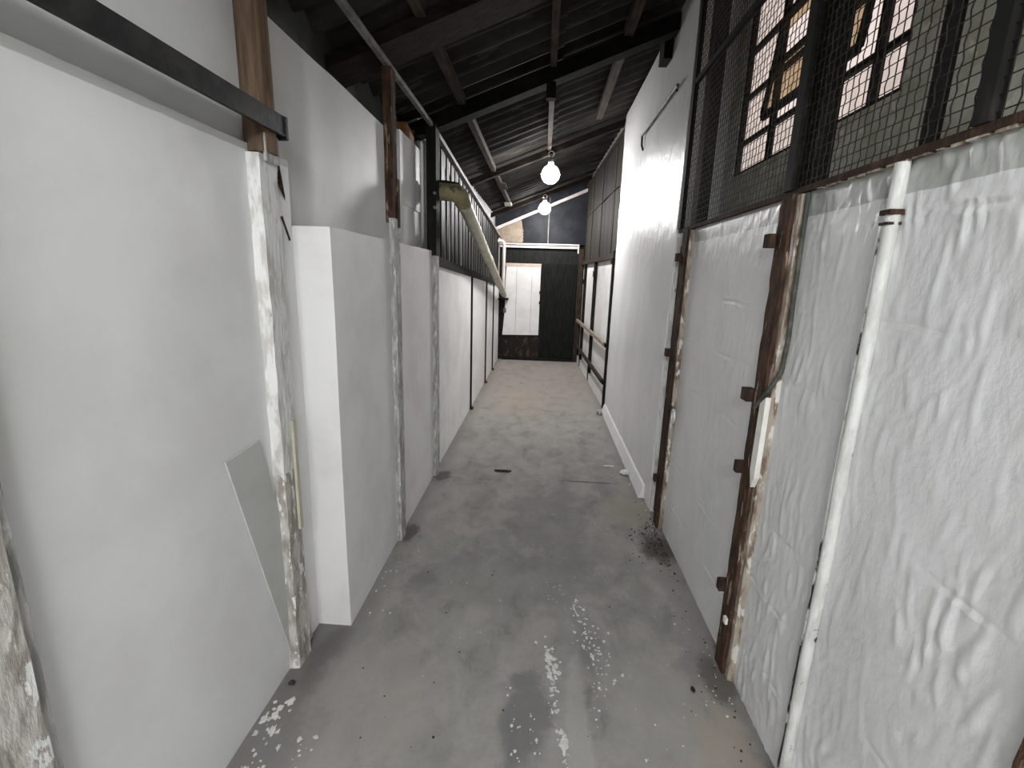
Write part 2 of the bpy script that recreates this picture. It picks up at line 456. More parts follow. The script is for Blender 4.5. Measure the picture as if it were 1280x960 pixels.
# trim rail under the eaves
tr1 = MB().box(-.776, -.752, -3.6, 3.33, 2.428, 2.452).build('trim_1', 'dull_rail')
tag(tr1, 'thin pale steel rail running under the low eaves', 'rail', kind='structure')

# barred opening of the far left wall
w2 = struct('window_2', (-.79, 6, 1.4), 'sloping barred opening of black upright slats above white panels', 'window')
MB().prism(0, [(3.44, ps(3.44)), (8.62, ps(8.62)), (8.62, ps(8.62) + .06), (3.44, ps(3.44) + .065)], -.82, -.752).build('sill', 'black', w2)
MB().prism(0, [(3.44, zt(3.44) - .03), (8.62, zt(8.62) - .03), (8.62, zt(8.62)), (3.44, zt(3.44))], -.80, -.755).build('top_rail', 'dull_rail', w2)
yy = 3.56; k = 0
while yy < 8.5:
    wd_ = .105 + .03 * math.sin(k * 2.3)
    MB().prism(0, [(yy, ps(yy) + .05), (yy + wd_, ps(yy + wd_) + .05), (yy + wd_, zt(yy + wd_) - .02), (yy, zt(yy) - .02)], -.80, -.788).build('slat', 'slat', w2)
    if k % 3 == 1:
        MB().box(-.812, -.802, yy + wd_ + .015, yy + wd_ + .03, ps(yy) + .05, zt(yy) - .04).build('bar', 'dull_rail', w2)
    yy += .195 + .02 * math.sin(k * 1.7); k += 1
MB().box(-.80, -.77, 8.50, 8.56, ps(8.5) + .055, zt(8.56) - .03).build('end_bar', 'pale_steel', w2)

# ------------------------------------------------------------------ right wall
wr = struct('wall_right', (1.0, 3, 0), 'lumpy white painted block wall below and beside the wire grille', 'wall')
JOINTS = (1.655, 1.415, 1.19, .94, .70, .465, .23)
def lumpy(yy, zz):
    n = noise.noise
    big = n(Vector((yy * 2.1, zz * 2.1, 1.3)))
    near = max(0.0, min(1.0, (2.3 - yy) / 1.0))
    wob = .05 * n(Vector((yy * 6, zz * 4, 8)))
    d = n(Vector(((yy + wob) * 42, zz * 10 + .5 * n(Vector((yy * 9, 0, 2))), 4.0)))
    d = min(1.0, max(0.0, d - .10) * 3.0)
    patch = max(0.0, min(1.0, .55 + 1.5 * n(Vector((yy * 1.9, zz * 2.6, 6.1)))))
    d2 = n(Vector(((yy + wob) * 75, zz * 26, 11.0)))
    d2 = min(1.0, max(0.0, d2 - .15) * 3.0)
    drips = d * patch * (.0012 + .0034 * near) + d2 * patch * (.0004 + .0012 * near)
    r = 1 - abs(n(Vector((yy * 7 + 2 * n(Vector((yy * 3, zz * 3, 5))), zz * 7, 2.7))))
    ridge = max(0.0, r - .90) * .016 * (.25 + .75 * near) * (.3 + .7 * patch)
    h = .003 * big + drips + ridge + .0012 * n(Vector((yy * 22, zz * 22, 3)))
    for zj in JOINTS:
        zc = zj + .012 * n(Vector((yy * 4, zj * 5, 0)))
        q = abs(zz - zc)
        st = max(0.0, min(1.0, .25 + 1.9 * n(Vector((yy * 3.1, zj * 7, 9)))))
        if q < .008: h -= .0045 * st * (1 - q / .008)
        elif q < .024: h += .0022 * st * (1 - (q - .008) / .016)
    return h
def lumpy_soft(yy, zz):
    return .004 * noise.noise(Vector((yy * 2.5, zz * 2.5, 3))) + .0022 * noise.noise(Vector((yy * 14, zz * 9, 1))) + .35 * lumpy(yy + 3.1, zz + .06)
plaster_slab('block_wall', .80, .42, 3.0, 0, 1.775, 1.06, 'rough_white', sgn=-1, res=.007, fn=lumpy)
MB().box(.80, 1.06, -3.6, .42, 0, 1.775).build('block_wall', 'rough_white', wr)
plaster_slab('tall_wall', .774, 3.0, 5.40, 0, 3.12, 1.05, 'rough_white', sgn=-1, res=.015, fn=lumpy_soft)
# plastered kerb at the foot of the tall wall
MB().prism(1, [(.735, 0), (.778, 0), (.778, .10), (.762, .085)], 3.15, 5.36).build('foot_fillet', 'rough_white', wr)
# window wall seen through the grille
for y0, y1, z0, z1 in ((-3.6, 3.0, 1.775, 2.055), (-3.6, 1.595, 2.055, 3.06), (2.845, 3.0, 2.055, 3.06), (-3.6, 3.0, 3.06, 3.36)):
    MB().box(1.005, 1.04, y0, y1, z0, z1).build('window_wall', 'dim_plaster', wr)
# the far stretch turns in a little towards the gate
A = Vector((.805, 5.42, 0)); B = Vector((.70, 8.66, 0)); LEN = (B - A).length
U = (B - A).normalized(); N = Vector((-U.y, U.x, 0))     # N points into the passage
def fbox(mb, s0, s1, z0, z1, n0, n1):
    p = [A + U * s0 + N * n0, A + U * s1 + N * n0, A + U * s1 + N * n1, A + U * s0 + N * n1]
    return mb.hexa([(q.x, q.y, z0) for q in p] + [(q.x, q.y, z1) for q in p])
fbox(MB(), -.02, LEN + .2, 0, 3.2, -.45, -.03).build('backing_wall', 'behind', wr)
for s0, s1 in ((.05, 1.55), (1.60, 2.72), (2.77, LEN)):
    fbox(MB(), s0, s1, .0, 1.72, -.03, -.005).build('white_panel', 'panel_white', wr)
fbox(MB(), .03, LEN, 0, .13, -.005, .03).build('foot_kerb', 'rough_white', wr)
# boarded opening over the far panels
w3 = struct('window_3', (.75, 7, 1.75), 'tall opening closed with weathered olive brown boards by the gate', 'window')
ss = .06
for i, wdt in enumerate((.42, .50, .46, .55, .40, .52, .30)):
    fbox(MB(), ss + .006, min(ss + wdt, LEN) - .006, 1.78, 2.985 + .0 * i, -.03, .0 + .008 * (i % 2)).build('board', 'plank', w3)
    ss += wdt
fbox(MB(), .0, LEN, 1.72, 1.78, -.03, .045).build('sill', 'brown_jamb', w3)
fbox(MB(), .0, LEN, 2.985, 3.03, -.03, .03).build('head_rail', 'brown_jamb', w3)
fbox(MB(), .02, LEN - .02, 2.49, 2.50, .009, .018).build('tie_wire', 'rust_dark', w3)
fbox(MB(), .0, .055, 1.78, 2.985, -.03, .03).build('jamb', 'brown_jamb', w3)

# steel factory window behind the grille
w1 = struct('window_1', (1.03, 2.2, 2.055), 'old steel factory window with broken and grimy panes behind the grille', 'window')
YC = [2.83, 2.47, 2.11, 1.75, 1.60]; ZC = [2.06, 2.212, 2.43, 2.645, 2.86, 3.05]
for yv in YC:
    MB().box(1.010, 1.034, yv - .012, yv + .012, 2.056, 3.06).build('mullion', 'black', w1)
MB().box(1.006, 1.05, 2.02, 2.18, 2.056, 3.06).build('mullion', 'black', w1)
for zv in ZC:
    MB().box(1.012, 1.032, 1.60, 2.84, zv - .010, zv + .010).build('glazing_bar', 'black', w1)
kinds = {(0, 0): 'glass_clear', (0, 1): 'glass_clear', (0, 2): 'glass_clear', (0, 3): 'glass_clear', (0, 4): 'glass_clear',
         (1, 0): 'glass_clear', (2, 0): 'glass_clear', (3, 0): 'glass_clear', (3, 1): 'glass_clear', (3, 2): 'glass_clear',
         (3, 3): 'glass_dirty', (3, 4): 'glass_dirty', (1, 3): 'glass_clear', (2, 3): 'glass_dirty', (1, 4): 'glass_dirty', (2, 4): 'glass_clear'}
for (i, j), g in kinds.items():
    MB().box(1.018, 1.022, YC[i + 1] + .012, YC[i] - .012, ZC[j] + .010, ZC[j + 1] - .010).build('pane', g, w1)
# hopper sash tipped into the room
sash = tag(MB().bar((.965, 1.77, 2.237), (.965, 2.45, 2.237), .018, .03).build('sash', 'black', w1), 'tipped steel sash')
t_ = Vector((1.004, 0, 2.635)); b_ = Vector((.965, 0, 2.237))
def sp(yv, f): return (b_.x + (t_.x - b_.x) * f, yv, b_.z + (t_.z - b_.z) * f)
for yv in (1.77, 2.11, 2.45):
    MB().bar(sp(yv, 0), sp(yv, 1), .022, .018, up=(1, 0, 0)).build('sash_stile', 'black', sash)
for f in (.5, 1.0):
    MB().bar(sp(1.77, f), sp(2.45, f), .016, .022).build('sash_bar', 'black', sash)
for (a, b, f0, f1, g) in ((2.13, 2.30, .04, .46, 'glass_dirty'), (2.30, 2.43, .04, .46, 'glass_dirty'), (1.79, 2.09, .04, .46, 'glass_dirty'),
                          (2.13, 2.43, .80, .96, 'glass_dirty'), (1.79, 2.09, .54, .96, 'glass_clear')):
    MB().bar(sp((a + b) / 2, f0), sp((a + b) / 2, f1), b - a, .004, up=(1, 0, 0)).build('pane', g, sash)

# ------------------------------------------------------------------ ends of the passage
wb = MB().box(-1.3, 1.35, -3.75, -3.6, 0, 3.4).build('wall_back', 'plaster')
tag(wb, 'plain white end wall behind the camera', 'wall', kind='structure')
wf = struct('wall_far', (0, 8.72, 2.05), 'dark sheeted end wall above the black gate', 'wall')
MB().box(-.38, .06, 8.70, 8.78, 2.06, 3.3).build('dark_sheet', 'blue_sheet', wf)
MB().box(.064, 1.2, 8.695, 8.78, 2.06, 3.3).build('dark_sheet', 'blue_sheet', wf)
MB().box(-1.2, -.382, 8.71, 8.78, 2.06, 3.0).build('dark_sheet', 'blue_sheet', wf)
tp = [(-.87, 2.075), (-.385, 2.075)]
for i in range(9): tp.append((-.385 + (.012 if i % 2 else -.006), 2.09 + i * .026))
tp += [(-.42, 2.47), (-.87, 2.28)]
MB().prism(1, tp, 8.685, 8.70).build('tan_sheet', 'tan', wf)
MB().box(.045, .06, 8.675, 8.69, 2.06, 2.74).build('cover_strip', 'dull_rail', wf)
MB().box(-1.2, -.775, 8.66, 8.80, 0, 2.06).build('end_pier', 'black_raf', wf)
MB().box(.69, 1.2, 8.67, 8.80, 0, 2.06).build('end_pier', 'black_raf', wf)
MB().box(-.80, .69, 8.74, 8.80, 0, 2.06).build('backing', 'black_raf', wf)
tr2 = MB().prism(1, [(-.86, 2.265), (.69, 2.925), (.69, 2.975), (-.86, 2.315)], 8.60, 8.66).build('trim_2', 'pale_steel')
tag(tr2, 'pale sloping end rafter lit by the bulb above the gate', 'beam', kind='structure')

# gate
gate = struct('door_1', (-.04, 8.65, 0), 'black ribbed steel gate with an inset white panel at the passage end', 'gate')
prof = []
n = 16
x = -.04
ribs = MB()
while x < .585:
    x1 = min(x + .034, .60)
    ribs.prism(2, [(x, 8.66), (x + .006, 8.648), (x1 - .014, 8.648), (x1 - .008, 8.66), (x1, 8.66), (x1, 8.668), (x, 8.668)], .06, 1.72)
    x += .034
ribs.build('ribbed_sheet', 'gate_black', gate)
MB().box(-.665, .60, 8.652, 8.672, 1.72, 1.97).build('top_sheet', 'gate_black', gate)
MB().prism(1, [(-.70, .05), (-.04, .05), (-.04, .45), (-.70, .45)], 8.655, 8.672).build('kick_sheet', 'gate_rust', gate)
MB().prism(1, [(-.70, .45), (-.045, .465), (-.045, 1.665), (-.655, 1.665)], 8.635, 8.655).build('white_panel', 'panel_white', gate)
MB().box(-.665, -.04, 8.63, 8.66, 1.665, 1.72).build('panel_head', 'pink_wood', gate)
for i, xx in enumerate((-.47, -.20)):
    MB().box(xx, xx + .004, 8.632, 8.636, .50, 1.66).build('panel_seam', 'lock', gate)
MB().box(-.69, -.64, 8.615, 8.636, .85, .93).build('lock_plate', 'lock', gate)
for z in (1.02, 1.2):
    MB().box(-.058, -.045, 8.62, 8.636, z, z + .05).build('hinge', 'black', gate)
MB().prism(1, [(-.775, .06), (-.75, .02), (-.70, .0), (-.68, .05), (-.70, .45), (-.665, .9), (-.665, 2.0), (-.775, 2.0)], 8.63, 8.675).build('stile', 'black', gate)
MB().box(.60, .69, 8.61, 8.675, 0, 1.99).build('stile', 'brown_jamb', gate)
MB().prism(1, [(-.70, 0), (.62, 0), (.62, .04), (.3, .055), (-.66, .055)], 8.60, 8.655).build('bottom_rail', 'black', gate)
MB().box(-.78, .60, 8.585, 8.66, 2.035, 2.06).build('head_bar', 'pale_steel', gate)
MB().box(-.78, .58, 8.60, 8.66, 1.985, 2.022).build('head_bar', 'pale_steel', gate)
MB().box(.575, .60, 8.595, 8.612, 1.91, 2.035).build('bracket', 'pale_steel', gate)

# ------------------------------------------------------------------ posts of the left wall
def ragged(y0, y1, z0, z1, x0, x1, a, seed, nz=40):
    mb = MB(); vs = []
    for j in range(nz + 1):
        z = z0 + (z1 - z0) * j / nz
        w0 = a * noise.noise(Vector((z * 9, seed, 0))); w1 = a * noise.noise(Vector((z * 9, seed, 5)))
        c = .3 * a * noise.noise(Vector((z * 13, seed, 9)))
        vs += [(x0, y0 + w0, z), (x1 + c, y0 + w0 + .006, z), (x1 + c, y1 + w1 - .006, z), (x0, y1 + w1, z)]
    fs = [(0, 1, 2, 3), tuple(4 * nz + k for k in (3, 2, 1, 0))]
    for j in range(nz):
        for k in range(4):
            fs.append((4 * j + k, 4 * j + 4 + k, 4 * j + 4 + (k + 1) % 4, 4 * j + (k + 1) % 4))
    return mb.add(vs, fs)
p = thing('wall_post', (-.88, .58, 0), 'peeling white post at the near end of the smooth white bay', 'post')
ragged(.50, .655, 0, 1.86, -.912, -.862, .008, 12.0).build('shaft', 'peel_brown', p)
MB().box(-.905, -.872, .655, .67, 0, 1.84).build('plaster_edge', 'peel_low', p)

p = thing('wall_post', (-.885, 1.545, 0), 'peeling white post carrying a round timber pole and black beam end', 'post')
ragged(1.488, 1.595, .80, 1.84, -.912, -.868, .010, 1.0).build('shaft', 'peel', p)
ragged(1.490, 1.592, 0, .80, -.912, -.870, .010, 1.0, 24).build('lower_shaft', 'peel_brown', p)
ragged(1.575, 1.612, 0, 1.72, -.912, -.892, .008, 2.0).build('back_edge', 'rust_dark', p)
MB().tube([(-.888, 1.545, 1.845 + .065 * i) for i in range(11)], [.047 - .0003 * i for i in range(11)], 14).build('timber_pole', 'wood_pole', p)
MB().box(-.862, -.853, 1.51, 1.585, 1.82, 1.90).build('cleat_plate', 'peel_low', p)
MB().tube([(-.853, 1.545, 1.855), (-.845, 1.545, 1.855)], .008, 8).build('bolt', 'rust_dark', p)
MB().bar((-.875, 1.60, 1.86), (-.925, 1.735, 1.70), .012, .012).build('brace', 'rust_dark', p)
MB().bar((-.91, 1.67, 1.675), (-.91, 1.715, 1.60), .01, .01).build('nail_strap', 'rust_dark', p)

yc = MB().box(-.866, -.856, 1.553, 1.572, .56, .98).build('cable_cover', 'pvc')
tag(yc, 'thin yellowed plastic strip fixed upright on the peeling post', 'strip')

bm_ = thing('steel_beam', (-.82, -.5, 1.90), 'black angle iron beam ending at the round timber pole', 'beam')
MB().box(-.844, -.836, -3.55, 1.60, 1.912, 1.968).build('upright_leg', 'iron', bm_)
MB().box(-.880, -.844, -3.55, 1.48, 1.960, 1.968).build('flat_leg', 'iron', bm_)
MB().box(-.845, -.832, -3.55, 1.59, 1.907, 1.912).build('lip', 'iron', bm_)
MB().box(-.880, -.832, 1.600, 1.612, 1.900, 1.968).build('end_plate', 'iron', bm_)

bd = MB().prism(0, [(1.245, .945), (1.415, .955), (1.66, .004), (1.512, .004)], -.9035, -.8975).build('board_offcut', 'board')
tag(bd, 'narrow grey board offcut leaning on the white wall beside the peeling post', 'board')

p = thing('wall_post', (-.77, 2.465, 0), 'slim steel post, brown above and peeling white below, on the pier', 'post')
ragged(2.415, 2.515, 0, 1.76, -.768, -.742, .006, 3.0).build('shaft', 'peel_low', p)
ragged(2.42, 2.50, 1.74, 2.43, -.785, -.745, .004, 4.0).build('upper_shaft', 'rust', p)
MB().box(-.747, -.737, 2.475, 2.505, 1.72, 1.95).build('side_plate', 'rust', p)

p = thing('wall_post', (-.77, 3.38, 0), 'post black above and worn grey below where the barred opening starts', 'post')
ragged(3.33, 3.43, 0, 1.62, -.768, -.738, .005, 5.0).build('shaft', 'peel_low', p)
MB().box(-.80, -.735, 3.33, 3.445, 1.62, 2.46).build('upper_shaft', 'black', p)
for z in (1.93, 2.02):
    MB().tube([(-.742, 3.326, z), (-.742, 3.314, z)], .010, 8).build('bolt', 'dull_rail', p)

ow = MB().prism(0, [(3.16, 2.306), (3.36, 2.306), (3.37, 2.42), (3.33, 2.385), (3.18, 2.41)], -.95, -.885).build('timber_scrap', 'orange_wood')
tag(ow, 'raw orange timber scrap wedged on top of the white wall under the eaves', 'timber')

for yv, mm, lb in ((5.222, 'black', 'thin black post between the two widest far white panels'),
                   (6.605, 'rust_dark', 'thin rusty post between narrow white panels under the sloping sill'),
                   (7.57, 'black', 'thin black post beside the last white panel by the gate')):
    p = thing('panel_post', (-.77, yv, 0), lb, 'post')
    MB().box(-.80, -.755, yv - .018, yv + .018, 0, ps(yv) - .002).build('shaft', mm, p)
    MB().box(-.775, -.735, yv - .035, yv + .035, 0, .02).build('foot', 'rust_dark', p)

# ------------------------------------------------------------------ posts of the right wall
def rpost(y0, y1, label, m, tabs, seed, up=True, xf=.765, we=.034):
    p = thing('rusty_post', (.78, (y0 + y1) / 2, 0), label, 'post')
    mb = MB(); nz = 48; vs = []
    for j in range(nz + 1):
        z = 1.775 * j / nz
        a = .004 * noise.noise(Vector((z * 14, seed, 1))); b = .003 * noise.noise(Vector((z * 10, seed, 7)))
        c = .004 * noise.noise(Vector((z * 16, seed, 3)))
        vs += [(.80, y0 + a, z), (xf + c, y0 + a + .004, z), (xf + c, y1 + b - .004, z), (.80, y1 + b, z)]
    fs = [(3, 2, 1, 0), tuple(4 * nz + k for k in (0, 1, 2, 3))]
    for j in range(nz):
        for k in range(4):
            fs.append((4 * j + k, 4 * j + (k + 1) % 4, 4 * j + 4 + (k + 1) % 4, 4 * j + 4 + k))
    mb.add(vs, fs).build('shaft', m, p)
    ragged(y0 - we, y0 + .004, 0, 1.77, .80, .776, .006, seed + 20, 70).build('worn_edge', 'worn', p)
    if up:
        MB().box(.802, .86, y0, y1, 1.776, 3.02).build('upper_shaft', 'black', p)
    for z, l in tabs:
        MB().box(xf - .022, xf + .012, y1 - .006, y1 + l, z - .022, z + .022).build('tab', 'rust_dark', p)
    return p
R1 = rpost(2.735, 2.825, 'dark rusty post with tabs beside the tall white wall', 'rust_dark', ((1.63, .03), (1.085, .05), (.297, .02)), 1.0, we=.018)
R2 = rpost(1.622, 1.705, 'brown rusty post with tabs and a white strip below the grille', 'rust', ((1.64, .035), (1.108, .045), (.835, .02), (.335, .025)), 2.0)
R0 = rpost(.52, .655, 'brown rusty post at the near end of the lumpy wall', 'rust', (), 3.0, xf=.775)
MB().prism(0, [(1.588, .84), (1.606, .80), (1.626, .86), (1.626, 1.10), (1.588, 1.13)], .758, .775).build('white_strip', 'white_patch', R2)['label'] = 'clean white strip nailed on the post'
MB().box(.752, .762, 1.628, 1.65, .22, .245).build('paint_flake', 'white_patch', R2)

lk = MB()
ring = [(.755, 2.60 + .022 * math.cos(a * math.pi / 8), .765 + .036 * math.sin(a * math.pi / 8)) for a in range(17)]
lk.tube(ring, .007, 8, cap=False)
tag(lk.build('shackle_ring', 'chrome'), 'small bright steel ring hanging on the dark rusty post', 'ring')
MB().tube([(.757, 2.612, .79), (.762, 2.70, .805), (.764, 2.74, .80)], .005, 6).build('wall_hook', 'rust_dark', R1)

cb = MB()
pts = [(.785, 1.575, 1.77), (.786, 1.573, 1.6), (.787, 1.570, 1.45), (.787, 1.562, 1.33), (.785, 1.57, 1.22), (.766, 1.595, 1.15), (.764, 1.635, 1.11), (.758, 1.66, 1.075)]
dense = []
for i in range(len(pts) - 1):
    for t in range(4):
        f = t / 4; dense.append(Vector(pts[i]).lerp(Vector(pts[i + 1]), f))
dense.append(Vector(pts[-1]))
cb.tube(dense, .0075, 8)
tag(cb.build('electric_cable', 'cable'), 'dark green cable curving down beside the brown rusty post', 'cable')

cd = thing('conduit_pipe', (.785, 1.19, 0), 'white painted conduit with black chips running up the lumpy wall', 'pipe')
path = [(.786 + .002 * noise.noise(Vector((z * 3, 1, 0))), 1.19 + .006 * noise.noise(Vector((z * 2.2, 4, 0))), z) for z in [i * .0932 for i in range(20)]]
MB().tube(path, .0155, 12).build('lower_pipe', 'conduit', cd)
MB().tube([(.83, 1.19, 1.776), (.83, 1.19, 3.05)], .018, 12).build('upper_pipe', 'black', cd)
MB().box(.766, .80, 1.172, 1.208, 1.660, 1.671).build('clip', 'rust_dark', cd)
MB().box(.767, .80, 1.176, 1.206, 1.638, 1.644).build('clip', 'rust_dark', cd)
MB().tube([(.7785 + .002 * noise.noise(Vector((z * 3, 1, 0))), 1.2045 + .006 * noise.noise(Vector((z * 2.2, 4, 0))), z) for z in [i * .0475 for i in range(35)]],
          [.006 + .003 * noise.noise(Vector((i * .9, 3, 3))) for i in range(35)], 8).build('open_joint', 'chips', cd)

rod = thing('wall_rod', (.75, 3.8, 2.5), 'thin grey rod fixed level on the upper tall white wall', 'rod')
MB().tube([(.752, 3.22, 2.64), (.752, 4.28, 2.642)], .010, 10).build('bar', 'dull_rail', rod)
MB().tube([(.752, 4.27, 2.642), (.755, 4.275, 2.57), (.77, 4.275, 2.53)], .008, 8).build('hook', 'rust_dark', rod)
MB().tube([(.752, 3.3, 2.64), (.785, 3.3, 2.64)], .008, 8).build('stay', 'rust_dark', rod)

# worn joint strip beside the dark post
js = thing('joint_strip', (.79, 2.93, 0), 'worn upright white strip with dark gaps between dark post and tall wall', 'strip')
ragged(2.955, 2.985, 0, 1.75, .80, .776, .006, 8.0).build('batten', 'peel', js)
ragged(2.925, 2.935, .02, 1.70, .80, .790, .004, 9.0).build('crack_edge', 'rust_dark', js)

# wire grille
gr = thing('wire_grille', (.75, 1.4, 1.765), 'dark wire mesh grille in a steel frame above the lumpy white wall', 'grille')
MB().box(.784, .80, -.6, 2.99, 1.776, 1.794).build('bottom_rail', 'rust_dark', gr)
mb = MB(); random.seed(3)
for i in range(22):                         # flaked plaster lip along the rail
    yv = .5 + i * .048 + random.uniform(-.01, .01)
    mb.box(.785, .796, yv, yv + random.uniform(.015, .05), 1.7735 - random.uniform(0, .004), 1.776)
tag(mb.build('plaster_lip', 'worn', gr), kind='stuff')
for yv, w in ((2.965, .05), (1.70, .05), (1.0, .036), (.3, .05), (-.575, .05)):
    MB().box(.777, .801, yv - w / 2, yv + w / 2, 1.794, 2.98).build('stile', 'black', gr)
MB().box(.778, .800, -.55, 2.94, 2.545, 2.57).build('mid_rail', 'black', gr)
MB().box(.777, .801, -.6, 2.99, 2.98, 3.01).build('top_rail', 'black', gr)
def mesh_panel(y0, y1, z0, z1):
    mb = MB(); g = .0285; r = .0016
    ny = int((y1 - y0) / g); nz = int((z1 - z0) / g); 
    def wire(path):
        vs = []; fs = []
        for i, q in enumerate(path):
            q = Vector(q)
            d = (Vector(path[min(i + 1, len(path) - 1)]) - Vector(path[max(i - 1, 0)])).normalized()
            a = Vector((1, 0, 0)); b = d.cross(a)
            for k in range(3):
                vs.append(q + (a * math.cos(k * 2.0944) + b * math.sin(k * 2.0944)) * r)
        for i in range(len(path) - 1):
            for k in range(3): fs.append((3 * i + k, 3 * i + (k + 1) % 3, 3 * i + 3 + (k + 1) % 3, 3 * i + 3 + k))
        mb.add(vs, fs, True)
    for i in range(ny + 1):
        yv = y0 + (i + .5) * (y1 - y0) / (ny + 1)
        wire([(.788 + .0012 * (1 if (j + i) % 2 else -1), yv + .0025 * math.sin(j * math.pi / 1 + math.pi / 2) * (1 if j % 2 else 1) * .7,
               z0 + (z1 - z0) * j / (nz + 1)) for j in range(nz + 2)])
    for j in range(nz + 1):
        zv = z0 + (j + .5) * (z1 - z0) / (nz + 1)
        wire([(.788, y0, zv), (.788, (y0 + y1) / 2, zv + .001), (.788, y1, zv)])
    tag(mb.build('wire_mesh', 'wire', gr), kind='stuff')
for a, b in ((1.725, 2.94), (1.018, 1.675), (.325, .982), (-.55, .275)):
    mesh_panel(a, b, 1.794, 2.545); mesh_panel(a, b, 2.57, 2.98)

# far right posts and rails
def fthing(name, s, label, cat):
    q = A + U * s; return thing(name, (q.x, q.y, 0), label, cat)
q = fthing('panel_post', .02, 'thick black post where the tall white wall ends', 'post')
fbox(MB(), -.015, .05, .02, 1.80, .0, .055).build('shaft', 'black', q)
fbox(MB(), -.018, .06, 1.66, 1.72, .055, .07).build('bracket', 'black', q)
q = fthing('panel_post', 1.575, 'middle black post of the far right white panels behind the handrails', 'post')
fbox(MB(), 1.55, 1.60, .02, 1.72, -.005, .04).build('shaft', 'black', q)
fbox(MB(), 1.545, 1.605, 1.52, 1.60, .04, .05).build('bracket', 'black', q)
q = fthing('panel_post', 2.745, 'black post of the far right white panels next to the gate', 'post')
fbox(MB(), 2.72, 2.77, .02, 1.72, -.005, .04).build('shaft', 'black', q)
fbox(MB(), 2.715, 2.775, 1.40, 1.48, .04, .05).build('bracket', 'black', q)
for z, lb, s1, mm in ((.765, 'upper pale brown handrail across the black posts near the gate', LEN - .05, 'rail_wood'),
                      (.335, 'lower brown handrail across the black posts near the gate', LEN - .02, 'brown_jamb')):
    q = fthing('hand_rail', 1.5, lb, 'rail')
    fbox(MB(), .055, s1, z - .022, z + .022, .052, .085).build('rail_bar', mm, q)
    for sv in (.03, 1.575, 2.745):
        fbox(MB(), sv - .02, sv + .02, z - .03, z + .015, .0555 if sv < .1 else .0405, .075 if sv < .1 else .052).build('bracket', 'black', q)

# ------------------------------------------------------------------ drain pipe
dp = thing('drain_pipe', (-.65, 6, 1.1), 'yellowed plastic drain pipe sloping down the left wall to the gate', 'pipe')
P0 = Vector((-.583, 3.56, 1.985)); P1 = Vector((-.672, 8.46, 1.175))
MB().tube([P0.lerp(P1, i / 6) for i in range(7)], .050, 18).build('long_pipe', 'pvc', dp)
MB().tube([P0.lerp(P1, .38), P0.lerp(P1, .40)], .056, 18).build('joint_sleeve', 'pvc', dp)
e = [Vector((-.80, 3.48, 2.058)), Vector((-.70, 3.48, 2.056)), Vector((-.635, 3.485, 2.05)), Vector((-.602, 3.51, 2.03)), Vector((-.585, 3.56, 1.987))]
MB().tube(e, [.060, .061, .063, .062, .056], 18).build('elbow', 'pvc_olive', dp)
MB().tube([(-.80, 3.48, 2.058), (-.775, 3.48, 2.058)], .068, 18).build('collar', 'black', dp)
MB().tube([(-.79, 3.465, 2.112), (-.70, 3.465, 2.11), (-.62, 3.48, 2.10), (-.585, 3.52, 2.07)], .018, 8).build('strap', 'black', dp)
MB().tube([(-.692, 8.47, 1.15), (-.692, 8.47, 2.00), (-.70, 8.47, 2.05), (-.73, 8.47, 2.075), (-.80, 8.47, 2.075)], .030, 12).build('down_pipe', 'pale_steel', dp)
MB().box(-.78, -.60, 8.40, 8.62, 1.085, 1.115).build('bracket', 'black', dp)

# ------------------------------------------------------------------ lamps
def bulb(loc, r, top, strength, label, hooky):
    x, y, z = loc
    t = thing('light_bulb', (x, y, z - r), label, 'lamp')
    pr = [(r * math.sin(a * math.pi / 16) + .0001, -r * math.cos(a * math.pi / 16)) for a in range(0, 9)]
    MB().lathe(loc, pr, 28).build('dome', emit('lit_dome', strength), t)          # the lower half gives the light
    pr = [(r * math.sin(a * math.pi / 16), -r * math.cos(a * math.pi / 16)) for a in range(8, 15)]
    MB().lathe(loc, pr, 28).build('bulb_body', emit('glowing_collar', 2.5), t)    # translucent plastic collar
    MB().lathe((x, y, z + r * .88), [(.0001, 0), (.03, 0), (.03, .05), (.018, .06), (.0001, .06)], 14).build('lampholder', 'socket', t)
    MB().tube([(x, y, z + r * .88 + .055), (x, y, top)], .004, 6).build('flex', 'cable', t)
    h = [(x + .028 * math.cos(a * math.pi / 6), hooky, top + .01 + .028 * math.sin(a * math.pi / 6)) for a in range(13)]
    MB().tube(h, .005, 6, cap=False).build('hook', 'pale_steel', t)
    return t
bulb((.030, 5.345, 2.545), .095, 2.735, BULB_FAR[0], 'glowing globe bulb hung from the rafter over mid passage', 5.36)
bulb((-.022, 7.93, 2.555), .095, 2.72, BULB_FAR[1], 'glowing globe bulb hung from the rafter before the gate', 7.96)
# unseen tube lamp added behind the camera, laid crosswise for soft near light
L = thing('added_tube_lamp', (0.0, -1.350, 2.38), 'added twin tube lamp hung unseen across the passage behind the camera', 'lamp')
for yv in (-1.400, -1.300):
    MB().tube([(-.60, yv, 2.395), (.60, yv, 2.395)], .014, 12).build('tube', emit('lit_tube', TUBE, (.97, .985, 1)), L)
MB().prism(0, [(-1.500, 2.39), (-1.400, 2.425), (-1.300, 2.425), (-1.200, 2.39), (-1.200, 2.395), (-1.290, 2.45), (-1.410, 2.45), (-1.500, 2.395)], -.64, .64).build('reflector', 'socket', L)  # shaped to keep the added light off the roof
for xv in (-.625, .60):
    MB().box(xv, xv + .025, -1.435, -1.265, 2.38, 2.43).build('end_cap', 'socket', L)
for xv in (-.4, .4):
    MB().tube([(xv, -1.350, 2.44), (xv, -1.350, zr(xv) + .01)], .005, 6).build('hanger', 'dull_rail', L)

